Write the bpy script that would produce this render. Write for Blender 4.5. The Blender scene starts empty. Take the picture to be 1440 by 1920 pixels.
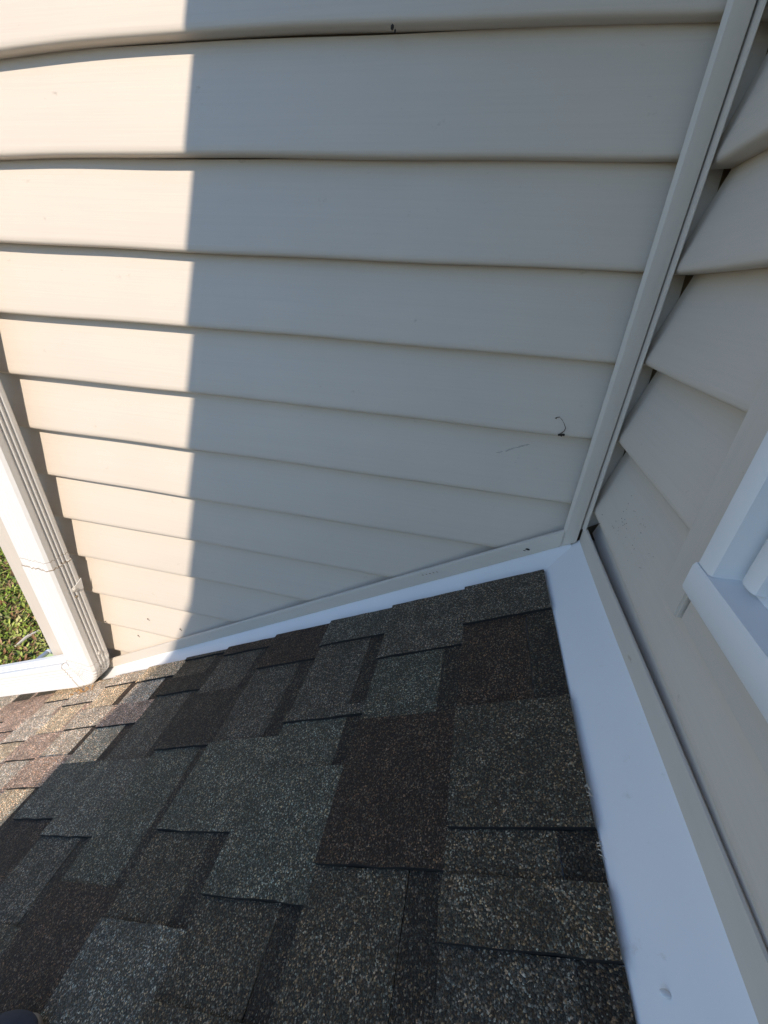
import bpy, bmesh, math, random
from mathutils import Vector, Matrix, noise
random.seed(7)
U = 0.1075                      # metres per siding course; coordinates below are in courses
SC = bpy.context.scene
COL = SC.collection

# ------------------------------------------------------------------ camera
cam = bpy.data.cameras.new('camera')
cam.sensor_fit = 'VERTICAL'; cam.sensor_height = 36.0
cam.lens = 36.0 * 759.9 / 1920.0
cam.clip_start = 0.01; cam.clip_end = 2000
cam_o = bpy.data.objects.new('camera', cam); COL.objects.link(cam_o)
R_ = Vector((0.97396132, 0.22090605, 0.05098885)); U_ = Vector((-0.15031532, 0.46084522, 0.87465821))
W_ = Vector((-0.16971932, 0.85954767, -0.48205098))
CAM = Vector((-1.9704, -5.93, 2.7031))
M = Matrix((R_, U_, -W_)).transposed().to_4x4()
M.translation = CAM * U
cam_o.matrix_world = M
SC.camera = cam_o

# ------------------------------------------------------------------ sky, sun, exposure
SUN_D = Vector((-0.20, 1.0, -0.85)).normalized()
world = bpy.data.worlds.new('World'); SC.world = world; world.use_nodes = True
wn = world.node_tree.nodes; wl = world.node_tree.links
sky = wn.new('ShaderNodeTexSky'); sky.sky_type = 'NISHITA'; sky.sun_disc = False
sky.sun_elevation = math.asin(-SUN_D.z); sky.sun_rotation = math.atan2(-SUN_D.x, -SUN_D.y)
sky.air_density = 1.0; sky.dust_density = 0.0; sky.ozone_density = 4.0
wl.new(sky.outputs[0], wn['Background'].inputs[0]); wn['Background'].inputs[1].default_value = 0.14
sun = bpy.data.lights.new('sun', 'SUN'); sun.energy = 3.0; sun.angle = math.radians(0.5); sun.color = (1.0, 0.87, 0.73)
sun_o = bpy.data.objects.new('sun', sun); COL.objects.link(sun_o)
sun_o.rotation_euler = SUN_D.to_track_quat('-Z', 'Y').to_euler(); sun_o.location = (0, -3, 6)
SC.view_settings.view_transform = 'Standard'; SC.view_settings.look = 'None'
SC.view_settings.exposure = 0.80; SC.view_settings.gamma = 1.0
SC.view_settings.use_curve_mapping = False
SC.cycles.max_bounces = 8; SC.cycles.diffuse_bounces = 5

# ------------------------------------------------------------------ materials
def nt(name):
    m = bpy.data.materials.new(name); m.use_nodes = True
    n = m.node_tree.nodes; return m, n, m.node_tree.links, n['Principled BSDF']
def ramp(n, stops, interp='LINEAR'):
    r = n.new('ShaderNodeValToRGB'); r.color_ramp.interpolation = interp
    e = r.color_ramp.elements
    while len(e) < len(stops): e.new(0.5)
    for el, (pos, c) in zip(e, stops):
        el.position = pos; el.color = (*c, 1) if len(c) == 3 else c
    return r
def math_n(n, l, op, a, b=None, c=None):
    m = n.new('ShaderNodeMath'); m.operation = op
    for i, v in enumerate((a, b, c)):
        if v is None: continue
        if isinstance(v, (int, float)): m.inputs[i].default_value = v
        else: l.new(v, m.inputs[i])
    return m.outputs[0]
def mix(n, l, fac, a, b, mode='MIX'):
    m = n.new('ShaderNodeMix'); m.data_type = 'RGBA'; m.blend_type = mode
    for i, v in ((0, fac), (6, a), (7, b)):
        if isinstance(v, (int, float)): m.inputs[i].default_value = v
        elif isinstance(v, tuple): m.inputs[i].default_value = (*v, 1)
        else: l.new(v, m.inputs[i])
    return m.outputs[2]
def pos_map(n, l, scale):
    g = n.new('ShaderNodeNewGeometry'); mp = n.new('ShaderNodeMapping'); mp.inputs['Scale'].default_value = scale
    l.new(g.outputs['Position'], mp.inputs['Vector']); return mp.outputs[0]
def noise_n(n, l, vec, scale, detail=4, rough=.55):
    t = n.new('ShaderNodeTexNoise'); t.inputs['Scale'].default_value = scale
    t.inputs['Detail'].default_value = detail; t.inputs['Roughness'].default_value = rough
    l.new(vec, t.inputs['Vector']); return t.outputs[0]
def bump(n, l, h, strength, dist, bs):
    b = n.new('ShaderNodeBump'); b.inputs['Strength'].default_value = strength; b.inputs['Distance'].default_value = dist
    l.new(h, b.inputs['Height']); l.new(b.outputs[0], bs.inputs['Normal'])

def siding_mat(name, base, grain_scale, rough=.5, dirt=.55):
    m, n, l, bs = nt(name)
    gv = pos_map(n, l, grain_scale)
    g = noise_n(n, l, gv, 1.0, 6, .62)
    big = noise_n(n, l, pos_map(n, l, (1, 1, 1)), 5.0, 3)
    dn = noise_n(n, l, pos_map(n, l, (1, 1, 1.6)), 38.0, 6, .7)
    spots = ramp(n, [(0.0, (0, 0, 0)), (0.66, (0, 0, 0)), (0.80, (1, 1, 1))]); l.new(dn, spots.inputs[0])
    c = mix(n, l, big, tuple(x * .94 for x in base), tuple(min(1, x * 1.05) for x in base))
    gr = ramp(n, [(0.3, (.965, .965, .965)), (0.6, (1, 1, 1))]); l.new(g, gr.inputs[0])
    c = mix(n, l, 1.0, c, gr.outputs[0], 'MULTIPLY')
    c = mix(n, l, math_n(n, l, 'MULTIPLY', spots.outputs[0], dirt), c, (.30, .23, .15))
    l.new(c, bs.inputs['Base Color']); bs.inputs['Roughness'].default_value = rough
    bs.inputs['Specular IOR Level'].default_value = 0.35
    bump(n, l, g, .22, .0012, bs)
    return m
TAN = (.615, .548, .468)
M_siding_a = siding_mat('beige_vinyl_siding', TAN, (5, 60, 330))
M_siding_b = siding_mat('beige_vinyl_siding_right', TAN, (60, 5, 330))
M_trim = siding_mat('beige_vinyl_trim', (.585, .53, .46), (120, 120, 14), .45, .75)
M_trim_level = siding_mat('beige_vinyl_trim_level', (.585, .53, .46), (10, 10, 160), .45, .9)

def white_metal(name, base, rough, dirt=(.33, .25, .17), amt=.35):
    m, n, l, bs = nt(name)
    a = noise_n(n, l, pos_map(n, l, (1, 1, 1)), 55, 7, .72)
    r = ramp(n, [(0, (0, 0, 0)), (.63, (0, 0, 0)), (.78, (1, 1, 1))]); l.new(a, r.inputs[0])
    b = noise_n(n, l, pos_map(n, l, (1, 1, 1)), 9, 3)
    c = mix(n, l, b, tuple(x * .95 for x in base), base)
    c = mix(n, l, math_n(n, l, 'MULTIPLY', r.outputs[0], amt), c, dirt)
    l.new(c, bs.inputs['Base Color']); bs.inputs['Roughness'].default_value = rough
    bump(n, l, b, .08, .003, bs)
    return m
M_flash = white_metal('white_coil_flashing', (.79, .795, .79), .36, amt=.32)
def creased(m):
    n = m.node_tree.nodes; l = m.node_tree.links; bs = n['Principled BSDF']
    at = n.new('ShaderNodeAttribute'); at.attribute_name = 'fold_dark'  # elbow colour darkened along each crimp fold
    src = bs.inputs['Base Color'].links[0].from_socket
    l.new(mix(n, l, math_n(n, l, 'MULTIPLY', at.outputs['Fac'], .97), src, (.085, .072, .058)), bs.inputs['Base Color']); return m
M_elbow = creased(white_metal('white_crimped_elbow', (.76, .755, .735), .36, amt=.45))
M_spout = white_metal('white_painted_downspout', (.76, .755, .735), .36, amt=.45)
M_frame = white_metal('white_window_vinyl', (.74, .745, .74), .4, amt=.12)
def plain(name, c, rough=.5, metal=0.0):
    m, n, l, bs = nt(name)
    a = noise_n(n, l, pos_map(n, l, (1, 1, 1)), 140, 4)
    l.new(mix(n, l, a, tuple(x * .75 for x in c), tuple(min(1, x * 1.2) for x in c)), bs.inputs['Base Color'])
    bs.inputs['Roughness'].default_value = rough; bs.inputs['Metallic'].default_value = metal
    return m
M_stain = plain('brown_sealant_stain', (.36, .29, .22), .7)
M_screw = plain('painted_screw_head', (.62, .60, .56), .35)
M_dark = plain('dark_dirt', (.03, .022, .016), .9)
M_twig = plain('dry_twig', (.10, .07, .045), .85)
M_fluff = plain('pale_fibres', (.62, .55, .45), .9)
M_glass, _n, _l, _b = nt('window_glass'); _b.inputs['Base Color'].default_value = (.02, .025, .03, 1); _b.inputs['Roughness'].default_value = .05
M_deck = plain('roof_deck_wood', (.25, .18, .11), .8)
M_soffit = plain('white_soffit', (.72, .72, .70), .55)
M_conc = plain('grey_foundation_block', (.32, .31, .29), .85)
M_blue = plain('navy_shoe_fabric', (.026, .032, .048), .85)
M_sole = plain('grey_shoe_sole', (.16, .14, .125), .7)
M_orange = plain('rust_brown_leather', (.34, .13, .05), .6)
M_green = plain('pale_green_plastic', (.50, .60, .26), .5)
M_steel = plain('grey_steel_bar', (.45, .46, .47), .35, .6)

def granule_mat():
    m, n, l, bs = nt('asphalt_shingle_granules')
    oi = n.new('ShaderNodeObjectInfo')
    g = n.new('ShaderNodeNewGeometry')
    def vor(scale, rnd=1.0):
        v = n.new('ShaderNodeTexVoronoi'); v.inputs['Scale'].default_value = scale; v.inputs['Randomness'].default_value = rnd
        l.new(g.outputs['Position'], v.inputs['Vector']); return v
    v1 = vor(740); v2 = vor(1300)
    s1 = n.new('ShaderNodeSeparateColor'); l.new(v1.outputs['Color'], s1.inputs[0])
    s2 = n.new('ShaderNodeSeparateColor'); l.new(v2.outputs['Color'], s2.inputs[0])
    clump = noise_n(n, l, g.outputs['Position'], 26, 4, .6)
    val = ramp(n, [(0, (.30,) * 3), (.55, (.55,) * 3), (.76, (.9,) * 3), (.88, (1.6,) * 3), (.95, (2.3,) * 3), (1.0, (3.3,) * 3)])
    sh = math_n(n, l, 'ADD', s1.outputs[0], math_n(n, l, 'MULTIPLY', math_n(n, l, 'SUBTRACT', clump, .5), .45))
    l.new(sh, val.inputs[0])
    val2 = ramp(n, [(0, (.55,) * 3), (.7, (.95,) * 3), (1, (1.7,) * 3)]); l.new(s2.outputs[0], val2.inputs[0])
    hue = ramp(n, [(0, (1.0, .92, .84)), (.22, (.92, .99, .98)), (.40, (.84, 1.0, 1.02)), (.55, (1.02, .98, .92)), (.72, (1.28, 1.0, .66)), (.90, (1.22, .92, .72)), (1, (1.1, .98, .9))])
    clump2 = noise_n(n, l, g.outputs['Position'], 14, 3, .6)
    hs = math_n(n, l, 'ADD', s1.outputs[1], math_n(n, l, 'MULTIPLY', math_n(n, l, 'SUBTRACT', clump2, .5), .7))
    l.new(hs, hue.inputs[0])
    c = mix(n, l, 1.0, oi.outputs['Color'], val.outputs[0], 'MULTIPLY')
    c = mix(n, l, 1.0, c, val2.outputs[0], 'MULTIPLY')
    c = mix(n, l, 1.0, c, hue.outputs[0], 'MULTIPLY')
    l.new(c, bs.inputs['Base Color']); bs.inputs['Roughness'].default_value = .82
    bs.inputs['Specular IOR Level'].default_value = .3
    h = math_n(n, l, 'ADD', math_n(n, l, 'MULTIPLY', v1.outputs['Distance'], -1.0), math_n(n, l, 'MULTIPLY', s1.outputs[2], .35))
    bump(n, l, h, .8, .0011, bs)
    return m
M_shingle = granule_mat()
M_asphalt = plain('black_asphalt_edge', (.011, .010, .009), .9)

# ------------------------------------------------------------------ helpers
def link(name, bm, mat, parent=None, smooth=35, color=None):
    bmesh.ops.recalc_face_normals(bm, faces=bm.faces[:])
    lim = math.radians(smooth)
    for e in bm.edges:
        e.smooth = not (len(e.link_faces) == 2 and e.calc_face_angle(0) > lim)
    for f in bm.faces: f.smooth = True
    me = bpy.data.meshes.new(name)
    for v in bm.verts: v.co *= U
    bm.to_mesh(me); bm.free(); me.materials.append(mat)
    o = bpy.data.objects.new(name, me); COL.objects.link(o)
    if parent is not None:
        o.parent = parent
        o.matrix_parent_inverse = Matrix.Translation(-parent.location)
    if color: o.color = (*color, 1)
    return o
def tag(o, label=None, cat=None, group=None, kind=None):
    if label: o['label'] = label
    if cat: o['category'] = cat
    if group: o['group'] = group
    if kind: o['kind'] = kind
    return o
def thing(name, loc, label, cat, group=None):
    o = bpy.data.objects.new(name, None); COL.objects.link(o); o.empty_display_size = .05
    o.location = Vector(loc) * U
    return tag(o, label, cat, group)
def add_box(bm, a, b, f=None):
    (x0, y0, z0), (x1, y1, z1) = a, b
    P = [(x0,y0,z0),(x1,y0,z0),(x1,y1,z0),(x0,y1,z0),(x0,y0,z1),(x1,y0,z1),(x1,y1,z1),(x0,y1,z1)]
    vs = [bm.verts.new(f(*p) if f else p) for p in P]
    for q in ((0,3,2,1),(4,5,6,7),(0,1,5,4),(1,2,6,5),(2,3,7,6),(3,0,4,7)): bm.faces.new([vs[i] for i in q])
    return vs
def box(a, b, f=None, bevel=0):
    bm = bmesh.new(); add_box(bm, a, b, f)
    if bevel: bmesh.ops.bevel(bm, geom=bm.edges[:], offset=bevel, segments=2, affect='EDGES')
    return bm
def extrude(profile, ts, f, closed=True, caps=True):
    """profile: list of 2D points; ts: positions along; f(p2, t) -> 3D"""
    bm = bmesh.new(); rows = [[bm.verts.new(f(p, t)) for p in profile] for t in ts]
    k = len(profile)
    for a, b in zip(rows, rows[1:]):
        for i in range(k if closed else k - 1):
            j = (i + 1) % k
            bm.faces.new((a[i], a[j], b[j], b[i]))
    if caps and closed: bm.faces.new(rows[0][::-1]); bm.faces.new(rows[-1])
    return bm
def tube(pts, r, seg=6):
    bm = bmesh.new(); rows = []
    for i, p in enumerate(pts):
        p = Vector(p); d = (Vector(pts[min(i+1, len(pts)-1)]) - Vector(pts[max(i-1, 0)])).normalized()
        a = d.orthogonal().normalized(); b = d.cross(a)
        rr = r[i] if isinstance(r, (list, tuple)) else r
        rows.append([bm.verts.new(p + (a * math.cos(t) + b * math.sin(t)) * rr) for t in [2*math.pi*k/seg for k in range(seg)]])
    for x, y in zip(rows, rows[1:]):
        for i in range(seg): bm.faces.new((x[i], x[(i+1) % seg], y[(i+1) % seg], y[i]))
    bm.faces.new(rows[0][::-1]); bm.faces.new(rows[-1]); return bm
def clip(bm, co, no):
    """keep the side the normal points away from"""
    bmesh.ops.bisect_plane(bm, geom=bm.verts[:] + bm.edges[:] + bm.faces[:], plane_co=co, plane_no=no, clear_outer=True)
    return bm
def frange(a, b, n): return [a + (b - a) * i / n for i in range(n + 1)]

S_ = 0.5856; Z0 = -0.5415; CC = math.sqrt(1 + S_ * S_)
def rz(x): return Z0 + S_ * x                       # shingle surface height
def rp(u, y, w=0.0):                                # roof: slope coordinate, y, offset along normal
    x = u / CC
    return (x - w * S_ / CC, y, rz(x) + w / CC)
H = 0.19                                            # butt thickness of the siding
EAVE = 12.0
GROUND = -32.0
XC = -12.36                                         # outside corner of the left wall

# ------------------------------------------------------------------ ground
def ground():
    m, n, l, bs = nt('mulchy_lawn_soil')
    a = noise_n(n, l, pos_map(n, l, (1, 1, 1)), 9, 8, .7)
    b = noise_n(n, l, pos_map(n, l, (1, 1, 1)), 1.2, 4)
    r = ramp(n, [(.28, (.05, .033, .02)), (.5, (.15, .085, .045)), (.62, (.17, .16, .05)), (.8, (.26, .19, .10))]); l.new(a, r.inputs[0])
    c = mix(n, l, b, r.outputs[0], (.07, .085, .02)); l.new(c, bs.inputs['Base Color']); bs.inputs['Roughness'].default_value = .95
    bump(n, l, a, .8, .05, bs)
    bm = bmesh.new(); s = 1500
    vs = [bm.verts.new(p) for p in ((-s, -s, GROUND), (s, -s, GROUND), (s, s, GROUND), (-s, s, GROUND))]; bm.faces.new(vs)
    tag(link('ground', bm, m), 'brown mulchy soil under the lawn', None, None, 'structure')
    # leafy ground cover: many small leaf blades gathered in tufts
    mg, n, l, bs = nt('moss_and_weed_leaves')
    at = n.new('ShaderNodeAttribute'); at.attribute_name = 'tint'
    l.new(at.outputs['Color'], bs.inputs['Base Color']); bs.inputs['Roughness'].default_value = .7
    bs.inputs['Subsurface Weight'].default_value = 0.0
    rnd = random.Random(3); V = []; F = []; C = []
    def leaf(x, y, z, L, w, az, tilt, col):
        d = Vector((math.cos(az) * math.cos(tilt), math.sin(az) * math.cos(tilt), math.sin(tilt)))
        sd = Vector((-math.sin(az), math.cos(az), rnd.uniform(-.4, .4)))
        p = Vector((x, y, z)); i = len(V)
        for q in (p, p + d * L * .5 + sd * w, p + d * L + Vector((0, 0, -.12 * L)), p + d * L * .5 - sd * w): V.append(tuple(q * U))
        F.append((i, i+1, i+2, i+3)); C.append(col)
    for t in range(9500):
        x = rnd.uniform(-80, -20); y = rnd.uniform(4, 56)
        if x > -34 and y > 45: continue
        if noise.noise(Vector((x * .25, y * .25, 0))) < -.42: continue
        kind = rnd.random()
        if kind < .52: base = rnd.choice([(.20, .27, .025), (.30, .36, .05), (.14, .20, .025), (.38, .42, .09)]); k = rnd.randint(7, 13)
        elif kind < .84: base = rnd.choice([(.26, .13, .05), (.20, .10, .045), (.33, .20, .09)]); k = rnd.randint(4, 8)
        else: base = rnd.choice([(.40, .36, .14), (.36, .28, .12)]); k = rnd.randint(4, 7)
        for j in range(k):
            s = rnd.uniform(.75, 1.25)
            leaf(x + rnd.gauss(0, .35), y + rnd.gauss(0, .35), GROUND + .03 + rnd.uniform(0, .35), rnd.uniform(.35, .95), rnd.uniform(.06, .15),
                 rnd.uniform(0, 6.28), rnd.uniform(.05, 1.1), tuple(min(1, b * s) for b in base))
    me = bpy.data.meshes.new('grass'); me.from_pydata(V, [], F)
    ca = me.color_attributes.new('tint', 'FLOAT_COLOR', 'CORNER')
    ca.data.foreach_set('color', [v for c in C for _ in range(4) for v in (*c, 1.0)])
    me.materials.append(mg); o = bpy.data.objects.new('grass', me); COL.objects.link(o)
    tag(o, 'yellow-green moss and weeds mixed with dead leaves', None, None, 'stuff')
ground()

# ------------------------------------------------------------------ siding walls
def prof(H): return [(H + .03, .012), (.06, .0), (.03, .004), (.010, .018), (.0, .045), (.004, .10), (H * .5, .56), (H, 1.03), (H + .05, 1.04)]
HB = .25
def panel(parent, s0, s1, z, height, f, mat, seed, segs, bow=0.0, cut=None, deep=H, name='siding_panel'):
    rnd = random.Random(seed); ph = [rnd.uniform(0, 6.28) for _ in range(4)]; am = rnd.uniform(.004, .009)
    def g(p, s):
        d, h = p
        wv = am * (math.sin(s * .9 + ph[0]) + .6 * math.sin(s * 2.3 + ph[1]) * (h + .3)) * (1 if h < .9 else .2)
        zz = z + h * height + .010 * math.sin(s * .55 + ph[2]) + .004 * math.sin(s * 2.1 + ph[3])
        if bow:
            t = (s + 6.2) / 6.2; zz += bow * (1 - min(t * t, 1.6)) - bow * .16 * max(0.0, -5.2 - s) ** 1.7
        return f(s, d + wv + .002, zz)
    bm = extrude(prof(deep), frange(s0, s1, segs), g, closed=False)
    if cut: cut(bm)
    if not bm.verts: bm.free(); return None
    return link(name, bm, mat, parent, 40)

wall = thing('siding_wall', (-6, .1, -4), 'long beige lap siding wall behind the downspout, half in sun and half in shade', 'wall')
DZ = {0: .06, 1: .035, 2: .017, 3: .027, 4: .017, 5: .006, 6: .011, 7: .006, 8: .018, 9: -.04, 10: -.04}
def cutA(bm): clip(bm, (0, 0, Z0 + .10), Vector((S_, 0, -1)).normalized())
def zA(n): return 5 - n + DZ.get(n, 0.0)
for n in range(-7, 14):
    z = zA(n); hgt = zA(n - 1) - z
    panel(wall, XC + .75, .24, z, hgt, lambda s, d, zz: (s, d, zz), M_siding_a, 100 + n, 48, {0: .055, 1: .02, -1: .06}.get(n, 0), cutA)
bm = box((XC + .2, H + .06, GROUND), (2, H + .6, EAVE)); link('sheathing', bm, M_deck, wall)
# sloping J-channel trim that caps the flashing along this wall
def jA(p, x): y, h = p; return (x, y, rz(x) + h)
J = [(.17, .02), (-.128, .03), (-.148, .05), (-.15, .09), (-.148, .28), (-.138, .315), (-.11, .33), (-.08, .32), (-.075, .28), (-.085, .12), (.17, .12)]
link('channel_trim', extrude(J, frange(-11.75, -.292, 24), jA), M_trim_level, wall, 30)
# outside corner post at the far end of the wall
pp = [(XC, .9), (XC, -.03), (XC + .03, -.06), (XC + .74, -.06), (XC + .78, -.04), (XC + .78, .16), (XC + .72, .18), (XC + .72, .03), (XC + .12, .03), (XC + .12, .9)]
link('outside_corner_post', extrude(pp, [GROUND, -20, -10, 0, EAVE], lambda p, z: (p[0], p[1], z)), M_trim, wall, 30)

side = thing('siding_wall', (XC, 8, -4), 'siding wall turning the outside corner beyond the downspout, facing the lawn', 'wall')
for n in range(-7, 36):
    z = 5 - n
    panel(side, .85, 22, z, 1.0, lambda s, d, zz: (XC + d + .02, s, zz), M_siding_b, 400 + n, 10)

# ------------------------------------------------------------------ right hand wall
SK = 0.0348
def fB(s, d, zz): return (d + SK * s, s, zz)
wallb = thing('siding_wall', (0, -3, -.5), 'beige siding wall at the right with the white framed window, all in shade', 'wall')
DB = {1: -.0673, 2: -.0057, 3: .0518, 4: .0705, 5: -.006}
def zB(n): return 5 - n + DB.get(n, 0.0)
WY0, WY1, WZ0, WZ1 = -3.15, -11.5, .84, 10.5       # window
JY = -2.77                                          # channel beside the window
for n in range(-7, 7):
    z = zB(n); hgt = zB(n - 1) - z
    if n == 6: panel(wallb, -.02, -40, z, hgt, fB, M_siding_b, 200 + n, 60, 0, lambda bm: clip(bm, (0, 0, Z0 + .12), (0, 0, -1)), deep=HB)
    elif n == 5:
        panel(wallb, -.02, JY - .2, z, hgt, fB, M_siding_b, 200 + n, 12, deep=HB)
        panel(wallb, JY - .2, WY1 - .4, z, hgt, fB, M_siding_b, 200 + n, 30, 0, lambda bm: clip(bm, (0, 0, .56), (0, 0, 1)), deep=HB)
        panel(wallb, WY1 - .4, -40, z, hgt, fB, M_siding_b, 200 + n, 20, deep=HB)
    elif z < WZ1:
        panel(wallb, -.02, JY - .03, z, hgt, fB, M_siding_b, 200 + n, 12, deep=HB)
        panel(wallb, WY1 - .35, -40, z, hgt, fB, M_siding_b, 230 + n, 20, deep=HB)
    else: panel(wallb, -.02, -40, z, hgt, fB, M_siding_b, 200 + n, 40, deep=HB)
def sheathing():
    bm = bmesh.new()
    f = lambda x, y, z: (x + SK * y, y, z)
    for a, b in (((.33, 1, -1.2), (.6, -2.9, EAVE)), ((.33, -2.9, -1.2), (.6, -11.6, .55)), ((.33, -2.9, WZ1 + .3), (.6, -11.6, EAVE)), ((.33, -11.6, -1.2), (.6, -40, EAVE))):
        add_box(bm, a, b, f)
    link('sheathing', bm, M_deck, wallb)
sheathing()
JB = [(.25, -.03), (-.03, -.02), (-.04, .02), (-.042, .10), (-.042, .275), (-.034, .30), (-.016, .308), (.0, .295), (.005, .26), (-.005, .08), (.25, .08)]
link('channel_trim', extrude(JB, frange(-.13, -40, 60), lambda p, y: (p[0] + .006 * math.sin(y * 1.3), y, Z0 + S_ * -.04 + p[1])), M_trim_level, wallb, 30)
# channel around the window
def chan(z0, z1, y0, y1, x0=-.03):
    return box((x0, y0, z0), (.26, y1, z1), lambda x, y, z: (x + SK * y, y, z), .018)
link('window_channel', chan(.58, WZ1 + .3, JY, JY - .34, -.085), M_trim, wallb)
link('window_channel', chan(.60, .87, JY - .36, WY1 - .3, -.055), M_trim_level, wallb)
link('window_channel', chan(WZ1 + .05, WZ1 + .4, JY - .35, WY1 - .3, -.022), M_trim_level, wallb)

# ------------------------------------------------------------------ inside corner post
post = thing('corner_post', (-.15, -.15, -.7), 'narrow beige vinyl post running up the inside corner between the two siding walls', 'corner post')
PA = [(-.296, -.095), (-.302, -.108), (-.290, -.130), (-.262, -.150), (-.225, -.152), (-.100, -.152), (-.082, -.145), (-.076, -.12), (-.076, -.02), (-.10, -.02), (-.105, -.118), (-.27, -.112)]
bm = extrude(PA, frange(-1.2, EAVE, 30), lambda p, z: (p[0] + .004 * math.sin(z * .8), p[1] + .003 * math.sin(z * 1.1 + 1), z))
clip(bm, (0, 0, Z0 + .045), Vector((S_, 0, -1)).normalized()); bmesh.ops.holes_fill(bm, edges=bm.edges[:])
link('left_face', bm, M_trim, post, 28)
PB = [(-.035, -.05), (-.060, -.05), (-.062, -.15), (-.062, -.235), (-.055, -.25), (-.04, -.252), (-.034, -.24), (-.035, -.15)]
bm = extrude(PB, frange(-.30, EAVE, 20), lambda p, z: (p[0], p[1], z))
link('right_face', bm, M_trim, post, 28)

# ------------------------------------------------------------------ window
win = thing('window', (-.2, -7, .84), 'white vinyl window with a sloping sill set in the right hand wall', 'window')
XF = -.25
fr = [(.25, -3.15), (XF + .02, -3.15), (XF, -3.165), (XF, -3.30), (XF + .015, -3.325), (-.10, -3.335), (.25, -3.335)]
link('frame_jamb', extrude(fr, [1.135, 4, 7, WZ1], lambda p, z: (p[0], p[1], z)), M_frame, win, 50)
link('frame_jamb', extrude([(x - .28, WY1 - 3.15 - y) for x, y in fr], [1.135, 4, 7, WZ1], lambda p, z: (p[0], p[1], z)), M_frame, win, 50)
link('frame_head', box((XF - .1, WY0, WZ1), (.25, WY1, WZ1 + .2), None, .02), M_frame, win)
sl = [(.25, .90), (-.20, .88), (-.255, .89), (-.268, .92), (-.268, 1.10), (-.255, 1.128), (-.21, 1.133), (-.06, 1.15), (-.05, 1.19), (-.02, 1.20), (.25, 1.22)]
link('sill', extrude(sl, [-3.145, -5, -8, WY1], lambda p, y: (p[0] + SK * .6 * (y + 3.15), y, p[1])), M_frame, win, 40)
sa = [(.2, -3.336), (-.05, -3.336), (-.115, -3.40), (-.135, -3.45), (-.135, -3.52), (-.12, -3.555), (-.06, -3.56), (-.03, -3.66), (.2, -3.66)]
sash = link('sash', extrude(sa, [1.19, 4, 7, WZ1 - .02], lambda p, z: (p[0], p[1], z)), M_frame, win, 60)
link('sash', extrude([(x - .28, WY1 - 3.15 - y) for x, y in sa], [1.19, 4, 7, WZ1 - .02], lambda p, z: (p[0], p[1], z)), M_frame, win, 60)
link('sash', box((-.10, -3.67, 1.205), (.3, WY1 + .52, 1.6), lambda x, y, z: (x + SK * .6 * (y + 3.15), y, z), .03), M_frame, win)
link('sash', box((-.06, -3.67, 5.6), (.3, WY1 + .52, 6.0), lambda x, y, z: (x + SK * .6 * (y + 3.15), y, z), .03), M_frame, win)
link('pane', box((.0, -3.6, 1.55), (.04, WY1 + .45, 5.65), lambda x, y, z: (x - .12, y, z)), M_glass, sash)
link('pane', box((.06, -3.6, 5.95), (.10, WY1 + .45, WZ1), lambda x, y, z: (x - .12, y, z)), M_glass, sash)

# ------------------------------------------------------------------ roof
roof = thing('shingle_roof', (-8, -4, rz(-8)), 'small lean-to roof of brown, grey and tan asphalt shingles', 'roof')
YF = -.5055; XFB = -.5477; NEAR = -9.5; UE = -19.6
link('deck', box((UE + .1, NEAR, -.5), (-.05, -.03, -.20), lambda u, y, w: rp(u, y, w)), M_deck, roof)
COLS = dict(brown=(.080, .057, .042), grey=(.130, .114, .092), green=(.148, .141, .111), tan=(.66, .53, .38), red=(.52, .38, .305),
            light=(.158, .147, .122), mixed=(.122, .103, .077), blue=(.140, .136, .108), dark=(.064, .053, .041), pale=(.62, .535, .445))  # tan, red and pale brightened: sunlight on the lit courses put into colour
UC = [-.535, -1.88, -3.22, -4.56, -5.92, -7.26, -8.60, -9.94, -11.28, -12.62, -13.96, -15.3, -16.64, -17.98, -19.32]
# (far y, near y, tab colour, colour of the recess in front of it)
LAY = {0: [(-.4, -1.375, 'grey', 'brown'), (-2.75, -3.98, 'mixed', 'mixed'), (-4.32, -4.725, 'mixed', 'grey'), (-5.4, -6.6, 'brown', 'grey')],
       1: [(-.4, -1.71, 'grey', 'blue'), (-2.75, -4.28, 'brown', 'mixed'), (-5.3, -6.4, 'grey', 'mixed')],
       2: [(-.4, -1.13, 'light', 'grey'), (-2.45, -2.62, 'grey', 'green'), (-3.3, -4.57, 'blue', 'mixed'), (-5.3, -6.5, 'mixed', 'brown')],
       3: [(-.4, -1.36, 'brown', 'grey'), (-2.8, -3.98, 'green', 'mixed'), (-4.83, -5.8, 'light', 'grey')],
       4: [(-.4, -.74, 'brown', 'grey'), (-1.7, -2.79, 'dark', 'green'), (-4.56, -5.6, 'brown', 'mixed')],
       5: [(-.4, -.58, 'grey', 'mixed'), (-1.1, -1.53, 'dark', 'grey'), (-2.9, -4.04, 'light', 'grey'), (-5.0, -6.2, 'mixed', 'red')],
       6: [(-.4, -.95, 'tan', 'pale'), (-1.56, -2.09, 'red', 'tan'), (-2.85, -3.79, 'light', 'brown'), (-5.1, -6.0, 'mixed', 'grey')],
       7: [(-.4, -.85, 'pale', 'tan'), (-1.5, -2.0, 'pale', 'pale'), (-2.63, -3.24, 'red', 'tan'), (-4.2, -5.3, 'mixed', 'brown')],
       8: [(-.4, -1.2, 'pale', 'tan'), (-2.0, -2.6, 'red', 'pale'), (-3.3, -4.4, 'pale', 'red')],
       9: [(-.4, -.9, 'tan', 'pale'), (-1.4, -2.06, 'pale', 'tan'), (-2.62, -3.6, 'red', 'pale'), (-4.6, -5.6, 'pale', 'tan')]}
rr = random.Random(21)
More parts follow.
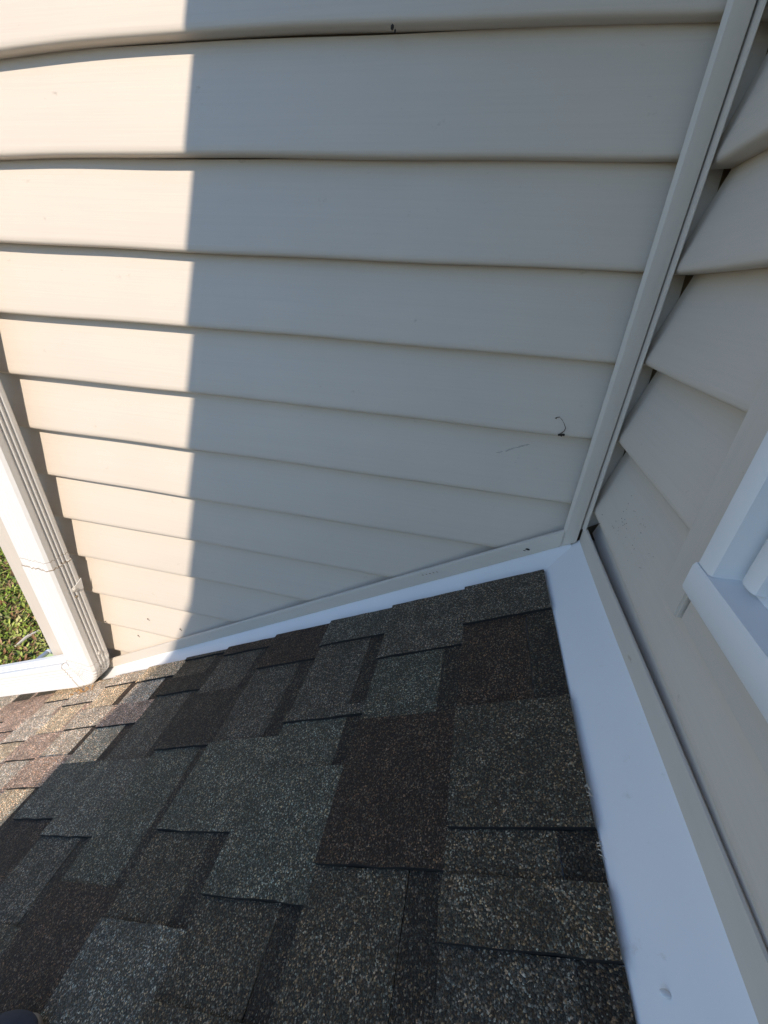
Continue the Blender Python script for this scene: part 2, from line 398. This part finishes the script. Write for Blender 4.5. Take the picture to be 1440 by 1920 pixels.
for k in range(len(UC) - 1):
    ua, ub = UC[k], UC[k + 1]
    if k == 0: ua = XFB * CC
    ytop = YF if ub > -13.9 else -.02
    lay = LAY.get(k)
    if not lay:
        lay = []; y = ytop + .1
        while y > NEAR + 1:
            a = y - rr.uniform(.3, .9); b = a - rr.uniform(.7, 1.3); lay.append((a, b, rr.choice(['red', 'tan', 'pale', 'pale', 'red']), rr.choice(['pale', 'red', 'tan', 'pale']))); y = b
    else:
        lay = list(lay); y = lay[-1][1]
        while y > NEAR + 2:
            a = y - rr.uniform(.5, 1.0); b = a - rr.uniform(.8, 1.3); lay.append((a, b, rr.choice(['brown', 'grey', 'green', 'mixed', 'light']), rr.choice(['mixed', 'grey', 'brown']))); y = b
    def surf(u, extra):                     # each course lies tilted, its butt resting on the next
        t = (ua - u) / max(.01, ua - ub)
        return -.086 + .046 * t + extra
    def piece(name, u0, u1, y0, y1, extra, thick, col, rough_near=0.0, seed=0):
        r = random.Random(seed * 7919 + k * 131); bm = bmesh.new()
        nu = 6
        us = frange(u0, u1, nu); top = []; bot = []
        for i, u in enumerate(us):
            j0 = r.uniform(-.006, .006); j1 = r.uniform(-rough_near, rough_near)
            uu = u + (0 if i not in (nu,) else 0)
            row = [(y0 + j0), (y0 * .5 + y1 * .5), (y1 + j1)]
            du = [r.uniform(-.012, .012) if i == nu else 0 for _ in row]
            top.append([bm.verts.new(rp(uu + du[q], yy, surf(u, extra) + r.uniform(-.002, .002))) for q, yy in enumerate(row)])
            bot.append([bm.verts.new(rp(uu + du[q], yy, surf(u, extra) - thick)) for q, yy in enumerate(row)])
        for a, b, c, d in zip(top, top[1:], bot, bot[1:]):
            for q in (0, 1): bm.faces.new((a[q], a[q+1], b[q+1], b[q]))
            bm.faces.new((a[0], b[0], d[0], c[0])); bm.faces.new((a[2], c[2], d[2], b[2]))
        e = nu
        for q in (0, 1):
            bm.faces.new((top[e][q], top[e][q+1], bot[e][q+1], bot[e][q]))
        nt_ = Vector((-S_, 0, 1)).normalized()
        for f in bm.faces:
            f.normal_update()
            if abs(f.normal.dot(nt_)) < .6: f.material_index = 1
        v = rr.uniform(.92, 1.08)
        o = link(name, bm, M_shingle, roof, 30, tuple(x * v for x in COLS[col]))
        o.data.materials.append(M_asphalt); return o
    y = ytop; yend = NEAR
    for i, (a, b, ct, cg) in enumerate(lay):
        a = min(a, ytop)
        if i == 0 and lay[0][0] >= -.45: a = ytop
        if a < y - .02:                      # recess between the last tab and this one
            g = lay[i - 1][3] if i else 'mixed'
            w = rr.uniform(.24, .36)
            piece('shingle_recess', ua - w, ub, y, a, 0, .05, g, 0, i + 50)
            piece('printed_band', ua + (.05 if k else 0), ua - w, y, a, 0, .03, 'dark' if k < 6 else 'brown' if k < 8 else 'red', 0, i + 90)  # band printed on the shingle, its colour also brightened on sunlit courses
        piece('shingle_tab', ua + (.08 if k else 0), ub, a, b, .040, .07, ct, .010, i)
        y = b
    w = .3
    piece('shingle_recess', ua - w, ub, y, yend, 0, .03, lay[-1][3], 0, 77)
    piece('printed_band', ua + (.05 if k else 0), ua - w, y, yend, 0, .03, 'dark', 0, 78)

# ------------------------------------------------------------------ flashing
fl = thing('roof_flashing', (-.4, -.4, rz(-.4)), 'white bent metal flashing along both walls at the upper edges of the shingles', 'flashing')
wv = lambda t, s: .006 * math.sin(t * 1.7 + s) + .004 * math.sin(t * 4.1 + 2 * s)
PF = [(-.75, -.135), (YF - .06, -.118), (YF + .02, -.106), (-.30, -.05), (-.16, .008), (-.11, .028), (-.09, .06), (-.085, .20)]
link('sidewall_strip', extrude(PF, frange(-13.75, -.16, 50), lambda p, u: rp(u, p[0], p[1] + wv(u, 1) * .25), closed=False), M_flash, fl, 50)
PFB = [(-.85, -.158), (-.57, -.138), (-.50, -.122), (-.36, -.075), (-.25, -.038), (-.16, -.006), (-.09, .016), (-.03, .05)]
link('headwall_strip', extrude(PFB, [-.11, -.16, -.22] + frange(-.3, NEAR, 50), lambda p, y: (p[0], y, rz(p[0]) + p[1] + wv(y, 3) * .25), closed=False), M_flash, fl, 50)
bm = bmesh.new(); bmesh.ops.create_uvsphere(bm, u_segments=14, v_segments=8, radius=.045)
c = Vector(rp(-.376 * CC, -4.833, -.045))
for v in bm.verts: v.co = Vector((v.co.x * .8, v.co.y * .45, v.co.z * .22)) + c
link('nail_head', bm, M_flash, fl, 60)

# ------------------------------------------------------------------ downspout
sp = thing('downspout', (-10.5, -.45, rz(-10.5)), 'white corrugated metal downspout running down the corner and turning onto the roof', 'downspout')
PX0, PX1, PY0, PY1 = -10.86, -10.10, -.70, -.19
def section(grow=0.0):
    """closed outline, a = across (0 = inner/left face .. 1 = right face), b = out from wall; with flutes"""
    W = PX1 - PX0; D = PY1 - PY0; r = .05; pts = []
    def face(p, q, flutes, n=40):
        p = Vector(p); q = Vector(q); d = (q - p); L = d.length; d.normalize(); nrm = Vector((d.y, -d.x))
        for i in range(n + 1):
            t = i / n; off = 0.0
            for c, w, dep in flutes:
                x = abs(t - c) / w
                if x < 1: off -= dep * (.5 + .5 * math.cos(math.pi * x))
            pts.append(p + d * (t * L) + nrm * off)
    fr = [(.16, .055, .017), (.29, .055, .017), (.42, .055, .017), (.55, .055, .017)]
    sd = [(.34, .085, .028), (.55, .085, .028), (.76, .085, .028)]
    face((r, 0), (W - r, 0), fr); face((W, r), (W, D - r), sd)
    face((W - r, D), (r, D), fr); face((0, D - r), (0, r), sd)
    c = Vector((W / 2, D / 2))
    return [c + (q - c) * (1 + grow) for q in pts]
SECT = section(); SECTB = section(.045)
def pipe_v(sect, z0, z1, n=8, flare=0.0):
    zs = frange(z0, z1, n)
    return extrude([(q.x, q.y) for q in sect], zs, lambda p, z: (PX0 + p[0], PY0 + p[1], z))
zc = -5.93; ri = .10; cx = PX0 - ri; TH = math.radians(65)
upp = link('upper_pipe', pipe_v(SECT, -2.95, EAVE), M_spout, sp, 40)
low = link('lower_pipe', pipe_v(SECTB, -5.95, -2.88), M_spout, sp, 40)
def dirty_ring(z0, z1, sect, amp):
    c0 = Vector(((PX1 - PX0) / 2, (PY1 - PY0) / 2)); g = [c0 + (q - c0) * amp for q in sect]
    bm = bmesh.new(); rows = []
    for z in (z0, z1): rows.append([bm.verts.new((PX0 + q.x, PY0 + q.y, z + .012 * math.sin(i * .31) + .010 * math.sin(i * .83))) for i, q in enumerate(g)])
    n = len(g)
    for i in range(n): bm.faces.new((rows[0][i], rows[0][(i+1) % n], rows[1][(i+1) % n], rows[1][i]))
    return bm
link('sealant_bead', dirty_ring(-2.90, -2.872, SECTB, 1.003), M_stain, low)
link('sealant_bead', dirty_ring(-2.70, -2.690, SECT, 1.004), M_stain, upp)
link('sealant_bead', dirty_ring(-5.80, -5.792, SECTB, 1.002), M_stain, low)
# elbow with crimped folds
def elbow_pt(p, t, grow=1.0):
    W = PX1 - PX0; D = PY1 - PY0; a = p[0] / W; b = p[1]
    rad = ri + p[0]; th = t * TH
    cr = (.5 + .5 * math.cos(t * 8.0 * 2 * math.pi)) ** 2 if 0.04 < t < .97 else 0
    inn = (1 - a) ** .7 if a < 1 else 0
    rad -= .07 * cr * inn
    bb = b
    if b < D * .5: bb = b + .030 * cr * (1 - a * .4)
    else: bb = b - .03 * cr * (1 - a * .55)
    return (cx + rad * math.cos(th), PY0 + bb, zc - rad * math.sin(th))
bm = extrude([(q.x, q.y) for q in SECT], frange(0, 1, 130), elbow_pt)
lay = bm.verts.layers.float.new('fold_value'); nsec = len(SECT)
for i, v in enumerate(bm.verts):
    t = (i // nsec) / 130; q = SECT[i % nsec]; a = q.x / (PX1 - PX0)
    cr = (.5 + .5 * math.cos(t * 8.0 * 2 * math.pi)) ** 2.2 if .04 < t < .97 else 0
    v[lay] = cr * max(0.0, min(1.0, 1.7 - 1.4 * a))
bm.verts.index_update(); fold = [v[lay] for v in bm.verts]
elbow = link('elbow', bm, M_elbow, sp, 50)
ca = elbow.data.color_attributes.new('fold_dark', 'FLOAT_COLOR', 'POINT')
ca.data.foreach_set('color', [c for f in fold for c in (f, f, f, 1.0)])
link('elbow_collar', extrude([(q.x, q.y) for q in section(.02)], [zc - .01, zc + .2], lambda p, z: (PX0 + p[0], PY0 + p[1], z)), M_spout, elbow, 40)
dl = Vector((-math.sin(TH), 0, -math.cos(TH))); nl = Vector((math.cos(TH), 0, -math.sin(TH)))
def leg_pt(p, t):
    q = Vector((cx, 0, zc)) + nl * (ri + p[0]) + dl * t; return (q.x, PY0 + p[1], q.z)
link('elbow_outlet', extrude([(q.x, q.y) for q in section(.0)], frange(0, .28, 2), leg_pt), M_spout, sp, 40)
link('roof_leg', extrude([(q.x, q.y) for q in section(.06)], frange(.22, 6.2, 8), leg_pt), M_spout, sp, 40)
bm = extrude([(q.x, q.y) for q in section(.065)], [.215, .232], leg_pt, caps=False); link('sealant_bead', bm, M_stain, sp)
# strap, screws
bm = bmesh.new()
for pts in ([(PX1 + .022, -.40, -3.54), (PX1 + .022, -.40, -3.66), (PX1 + .03, -.22, -3.70), (PX1 + .03, -.19, -3.43)],):
    a = [bm.verts.new(p) for p in pts]; b = [bm.verts.new((p[0] + .012, p[1], p[2])) for p in pts]
    bm.faces.new(a); bm.faces.new(b[::-1])
    for i in range(4): bm.faces.new((a[i], a[(i+1) % 4], b[(i+1) % 4], b[i]))
link('strap', bm, M_spout, sp)
def screw(p, r=.045):
    bm = bmesh.new(); bmesh.ops.create_uvsphere(bm, u_segments=10, v_segments=6, radius=r)
    for v in bm.verts: v.co = Vector((v.co.x * .6, v.co.y, v.co.z)) + Vector(p)
    bmesh.ops.create_cone(bm, cap_ends=True, segments=14, radius1=r * 1.5, radius2=r * 1.4, depth=.015,
                          matrix=Matrix.Translation(Vector(p) - Vector((.01, 0, 0))) @ Matrix.Rotation(math.pi / 2, 4, 'Y'))
    link('screw', bm, M_screw, sp, 50)
screw((PX1 + .03, -.40, -3.60)); screw((PX1 + .02, -.43, -5.62)); 
bm = bmesh.new(); bmesh.ops.create_uvsphere(bm, u_segments=8, v_segments=5, radius=.035)
for v in bm.verts: v.co = Vector((v.co.x * .35 + PX1 + .012, v.co.y - .42, v.co.z - 3.80))
link('rivet_hole', bm, M_stain, sp)

# ------------------------------------------------------------------ eave overhead that throws the shade
ev = thing('roof_eave', (-2, -12, EAVE), 'overhanging eave above the right hand wall, out of the picture', 'eave')
def ex(y): return -4.416 - .0325 * y if y > -20.1 else -3.763 + .15 * (y + 20.1)
EY = (-46, -20.1, .5)
def para(z0, z1, dx0, dx1, xr):
    bm = bmesh.new(); rows = []
    for y in EY: rows.append([bm.verts.new(p) for p in ((ex(y) + dx0, y, z0), (xr, y, z0), (xr, y, z1), (ex(y) + dx1, y, z1))])
    for a, b in zip(rows, rows[1:]):
        for i in range(4): bm.faces.new((a[i], a[(i+1) % 4], b[(i+1) % 4], b[i]))
    bm.faces.new(rows[0][::-1]); bm.faces.new(rows[-1]); return bm
link('soffit', para(EAVE, EAVE + .12, .0, .03, 4), M_soffit, ev)
link('fascia', para(EAVE + .13, EAVE + 1.4, 0.05, 0.32, 4), M_soffit, ev)
bm = bmesh.new(); rows = []
for y in EY: rows.append([bm.verts.new(p) for p in ((ex(y) + .42, y, EAVE + 1.45), (14, y, EAVE + 8), (14, y, EAVE + 8.3), (ex(y) + .42, y, EAVE + 1.75))])
for a, b in zip(rows, rows[1:]):
    for i in range(4): bm.faces.new((a[i], a[(i+1) % 4], b[(i+1) % 4], b[i]))
link('roof_slope', bm, M_shingle, ev, 30, COLS['mixed'])

# ------------------------------------------------------------------ lower storey under the lean-to roof
lw = thing('lower_wall', (-8, -10, GROUND), 'block wall of the lower storey carrying the small roof', 'wall')
bm = bmesh.new()
P = [(-15.5, -38, GROUND), (.25, -38, GROUND), (.25, -.3, GROUND), (-15.5, -.3, GROUND)]
a = [bm.verts.new(p) for p in P]; b = [bm.verts.new((p[0], p[1], rz(p[0]) - .75)) for p in P]
bm.faces.new(a[::-1]); bm.faces.new(b)
for i in range(4): bm.faces.new((a[i], a[(i+1) % 4], b[(i+1) % 4], b[i]))
link('block_wall', bm, M_conc, lw)

# ------------------------------------------------------------------ small things
tw = thing('dead_weed', (-.66, .0, 1.03), 'tiny curled dead stem stuck to a siding edge near the corner post', 'weed')
link('stem', tube([(-.70, -.01, 1.05), (-.66, -.03, 1.10), (-.655, -.045, 1.15), (-.69, -.05, 1.21), (-.73, -.05, 1.26), (-.77, -.045, 1.29)], [.006, .006, .005, .004, .0035, .0025]), M_twig, tw)
bm = bmesh.new(); rnd = random.Random(5)
for i in range(7):
    c = Vector((-.675 + rnd.uniform(-.035, .03), -.008, 1.035 + rnd.uniform(-.010, .014)))
    bmesh.ops.create_icosphere(bm, subdivisions=1, radius=rnd.uniform(.011, .019), matrix=Matrix.Translation(c))
link('root_clump', bm, M_dark, tw)
link('curled_tip', tube([(-.77, -.045, 1.29), (-.80, -.05, 1.285), (-.82, -.045, 1.27), (-.80, -.04, 1.265)], .007), M_twig, tw)

def speck(name, pts, label, cat, mat, group=None):
    bm = bmesh.new()
    for (p, r, ax) in pts:
        m = Matrix.Translation(Vector(p)) @ Matrix.Diagonal((*ax, 1))
        bmesh.ops.create_icosphere(bm, subdivisions=1, radius=r, matrix=m)
    return tag(link(name, bm, mat), label, cat, group)
def on_jA(x, h): return (x, -.152, rz(x) + h)
speck('dead_insect', [(on_jA(-.75, .17), .018, (2.2, .5, 1)), (on_jA(-.79, .16), .012, (2, .5, .6)), (on_jA(-.73, .145), .010, (2, .5, .5))],
      'small black dead insect on the sloping trim beside the corner post', 'insect', M_dark)
speck('dirt_streak', [(on_jA(-2.35 + i * .06, .24 - i * .005), .007, (3, .5, .8)) for i in range(5)], 'faint brown smear on the sloping trim above the shingles', 'dirt', M_twig)
def dep(z, h=H): return h * max(0.0, (z - math.floor(z)) - .1) / .93
scr = []
rnd = random.Random(8)
for i in range(15):
    t = i / 14; x = -1.46 + .40 * t; z = .63 + .17 * t
    d = dep(z)
    scr.append(((x + rnd.uniform(-.02, .02), d - .004, z), .0075, (rnd.uniform(2.5, 5.5), .35, .45)))
for i in range(9):
    x = -1.50 + rnd.uniform(0, .35); z = .50 + rnd.uniform(0, .16)
    scr.append(((x, dep(z) - .003, z), .005, (rnd.uniform(2, 5), .3, .4)))
speck('scuff_mark', scr, 'grey diagonal scuff of short scratches on the siding left of the corner post', 'scuff', plain('grey_scuff', (.22, .20, .18), .9))
def onA(x, z):
    return (x, dep(z) - .004, z)
for (x, z, lab) in ((-10.09, -4.96, 'black speck low on the sunlit siding nearest the downspout'), (-8.83, -4.60, 'pale brown insect mark low on the sunlit siding'),
                    (-7.95, -4.68, 'thin dark speck low on the siding beside the shadow edge'), (-9.35, -5.35, 'brown streak low on the sunlit siding above the trim'), (-3.35, 5.07, 'dark speck on the highest siding edge in the shade')):
    y = onA(x, z)[1]
    speck('dirt_speck', [((x, y, z), .022, (.9, .4, 1.2)), ((x + .03, y, z - .03), .012, (1, .4, 1.6))], lab, 'dirt', M_dark if 'dark' in lab or 'black' in lab else M_twig)
sb = []; rnd = random.Random(11)
for i in range(46):
    y = -.9 - abs(rnd.gauss(0, .45)); z = .22 + rnd.uniform(0, .42)
    sb.append(((SK * y + dep(z, HB) - .004, y, z), rnd.uniform(.002, .0055), (.4, rnd.uniform(1, 2.4), 1)))
for y, z in ((-.54, .16), (-.62, .06), (-2.15, .74)): sb.append(((SK * y + dep(z, HB) - .004, y, z), .008, (.4, 1.4, 1)))
tag(speck('dirt_speckle', sb, 'scatter of fine dark specks on the right wall beside the corner', None, M_twig), kind='stuff')
# fibres stuck at the cut edge of the shingles on the flashing
for gi, (y0, cnt, lab) in enumerate(((-3.72, 7, 'tuft of pale fibres at the shingle edge above the nail head'), (-4.12, 6, 'lowest tuft of pale fibres at the shingle edge beside the white flashing'))):
    bm = bmesh.new(); rnd = random.Random(40 + gi)
    for i in range(cnt):
        y = y0 + rnd.uniform(-.05, .05); a = Vector(rp(XFB * CC - .01, y, -.02)); b = a + Vector((rnd.uniform(.015, .045), rnd.uniform(-.03, .03), rnd.uniform(.0, .015)))
        t = tube([a, (a + b) / 2 + Vector((0, 0, .01)), b], .003, 4); me = bpy.data.meshes.new('t'); t.to_mesh(me); t.free(); bm.from_mesh(me); bpy.data.meshes.remove(me)
    tag(link('fibre_tuft', bm, M_fluff), lab, 'fibres')
# leaf litter under the elbow
bm = bmesh.new(); rnd = random.Random(12)
for i in range(26):
    u = rnd.uniform(-12.6, -11.7); y = -.74 - abs(rnd.gauss(0, .07)); p = Vector(rp(u, y, .0)); a = rnd.uniform(0, 6.28); L = rnd.uniform(.04, .10)
    d = Vector((math.cos(a), math.sin(a), rnd.uniform(0, .5))) * L; s = Vector((-math.sin(a), math.cos(a), 0)) * L * .3
    bm.faces.new([bm.verts.new(q) for q in (p, p + d * .5 + s, p + d, p + d * .5 - s)])
tag(link('leaf_litter', bm, plain('orange_dry_leaf', (.42, .22, .07), .8)), 'bit of orange leaf litter caught under the downspout elbow', 'leaf litter')

# shoe toe at the bottom left corner
sh = thing('shoe', tuple(rp(-6.9, -6.2, 0)), 'toe of a dark blue shoe at the bottom left corner of the roof', 'shoe')
def shoe(parent):
    ax = Vector((.80, .58, .0)); ax = Vector((ax.x, ax.y, ax.x * S_)).normalized()
    nz = Vector((-S_ / CC, 0, 1 / CC)); sd = nz.cross(ax).normalized(); org = Vector(rp(-7.76, -6.95, .0))
    def sect(t):                     # t 0 heel .. 1 toe : half width, top height
        w = .34 * (1 - .25 * math.exp(-((t - .35) / .2) ** 2)) * math.sqrt(max(0.0, 1 - max(0, (t - .72) / .28) ** 2)) * (min(1, .6 + t * 4))
        h = .75 - .42 * min(1, max(0, (t - .15) / .55)) - .24 * max(0, (t - .70) / .30) ** 2.2
        return w, h
    def ring(t, z0, z1, grow):
        w, h = sect(t); w = w + grow if w > .02 else grow * .5
        if z1 is None: z1 = h
        out = []
        for k in range(12):
            a = 2 * math.pi * k / 12; out.append(org + ax * (t * 2.45) + sd * (w * math.cos(a)) + nz * (z0 + (z1 - z0) * (.5 + .5 * math.sin(a))))
        return out
    def loft(z0, z1, grow):
        bm = bmesh.new(); rows = [[bm.verts.new(q) for q in ring(t, z0, z1, grow)] for t in [math.sin(k / 30 * math.pi / 2) for k in range(31)]]
        for a, b in zip(rows, rows[1:]):
            for i in range(12): bm.faces.new((a[i], a[(i+1) % 12], b[(i+1) % 12], b[i]))
        bm.faces.new(rows[0][::-1]); bm.faces.new(rows[-1]); return bm
    link('upper', loft(.06, None, 0), M_blue, parent, 60)
    link('sole', loft(-.02, .09, .012), M_sole, parent, 60)
    link('toe_patch', tube([org + ax * 2.36 + sd * -.02 + nz * .15, org + ax * 2.30 + sd * -.08 + nz * .17, org + ax * 2.20 + sd * -.16 + nz * .17, org + ax * 2.08 + sd * -.22 + nz * .15], [.03, .065, .07, .04], 12), M_orange, parent, 60)
shoe(sh)

# pale green box with a steel rail on the lawn
gb = thing('garden_box', (-37.3, 12, GROUND), 'pale green box with a grey metal rail on the lawn past the wall corner', 'box')
link('box_body', box((-39.3, 8, GROUND), (-35, 15.0, -31.15), None, .15), M_green, gb)
link('box_lid', box((-39.4, 7.9, -31.15), (-34.9, 15.1, -30.95), None, .06), M_green, gb)
link('metal_rail', box((-39.85, 7.6, -31.3), (-39.42, 15.1, -30.75), None, .05), M_steel, gb)
link('rail_cap', tube([(-39.63, 15.1, -31.0), (-39.63, 15.3, -31.0), (-39.63, 15.42, -31.0)], [.30, .30, .18], 12), M_frame, gb, 60)
# pale strip of bark on the lawn
o = tube([(-44.0, 15.2, GROUND + .5), (-44.0, 16.4, GROUND + .62), (-43.7, 17.6, GROUND + .55)], [.10, .16, .08], 5)
tag(link('bark_strip', o, M_fluff), 'pale strip of dry bark lying in the weeds', 'bark')
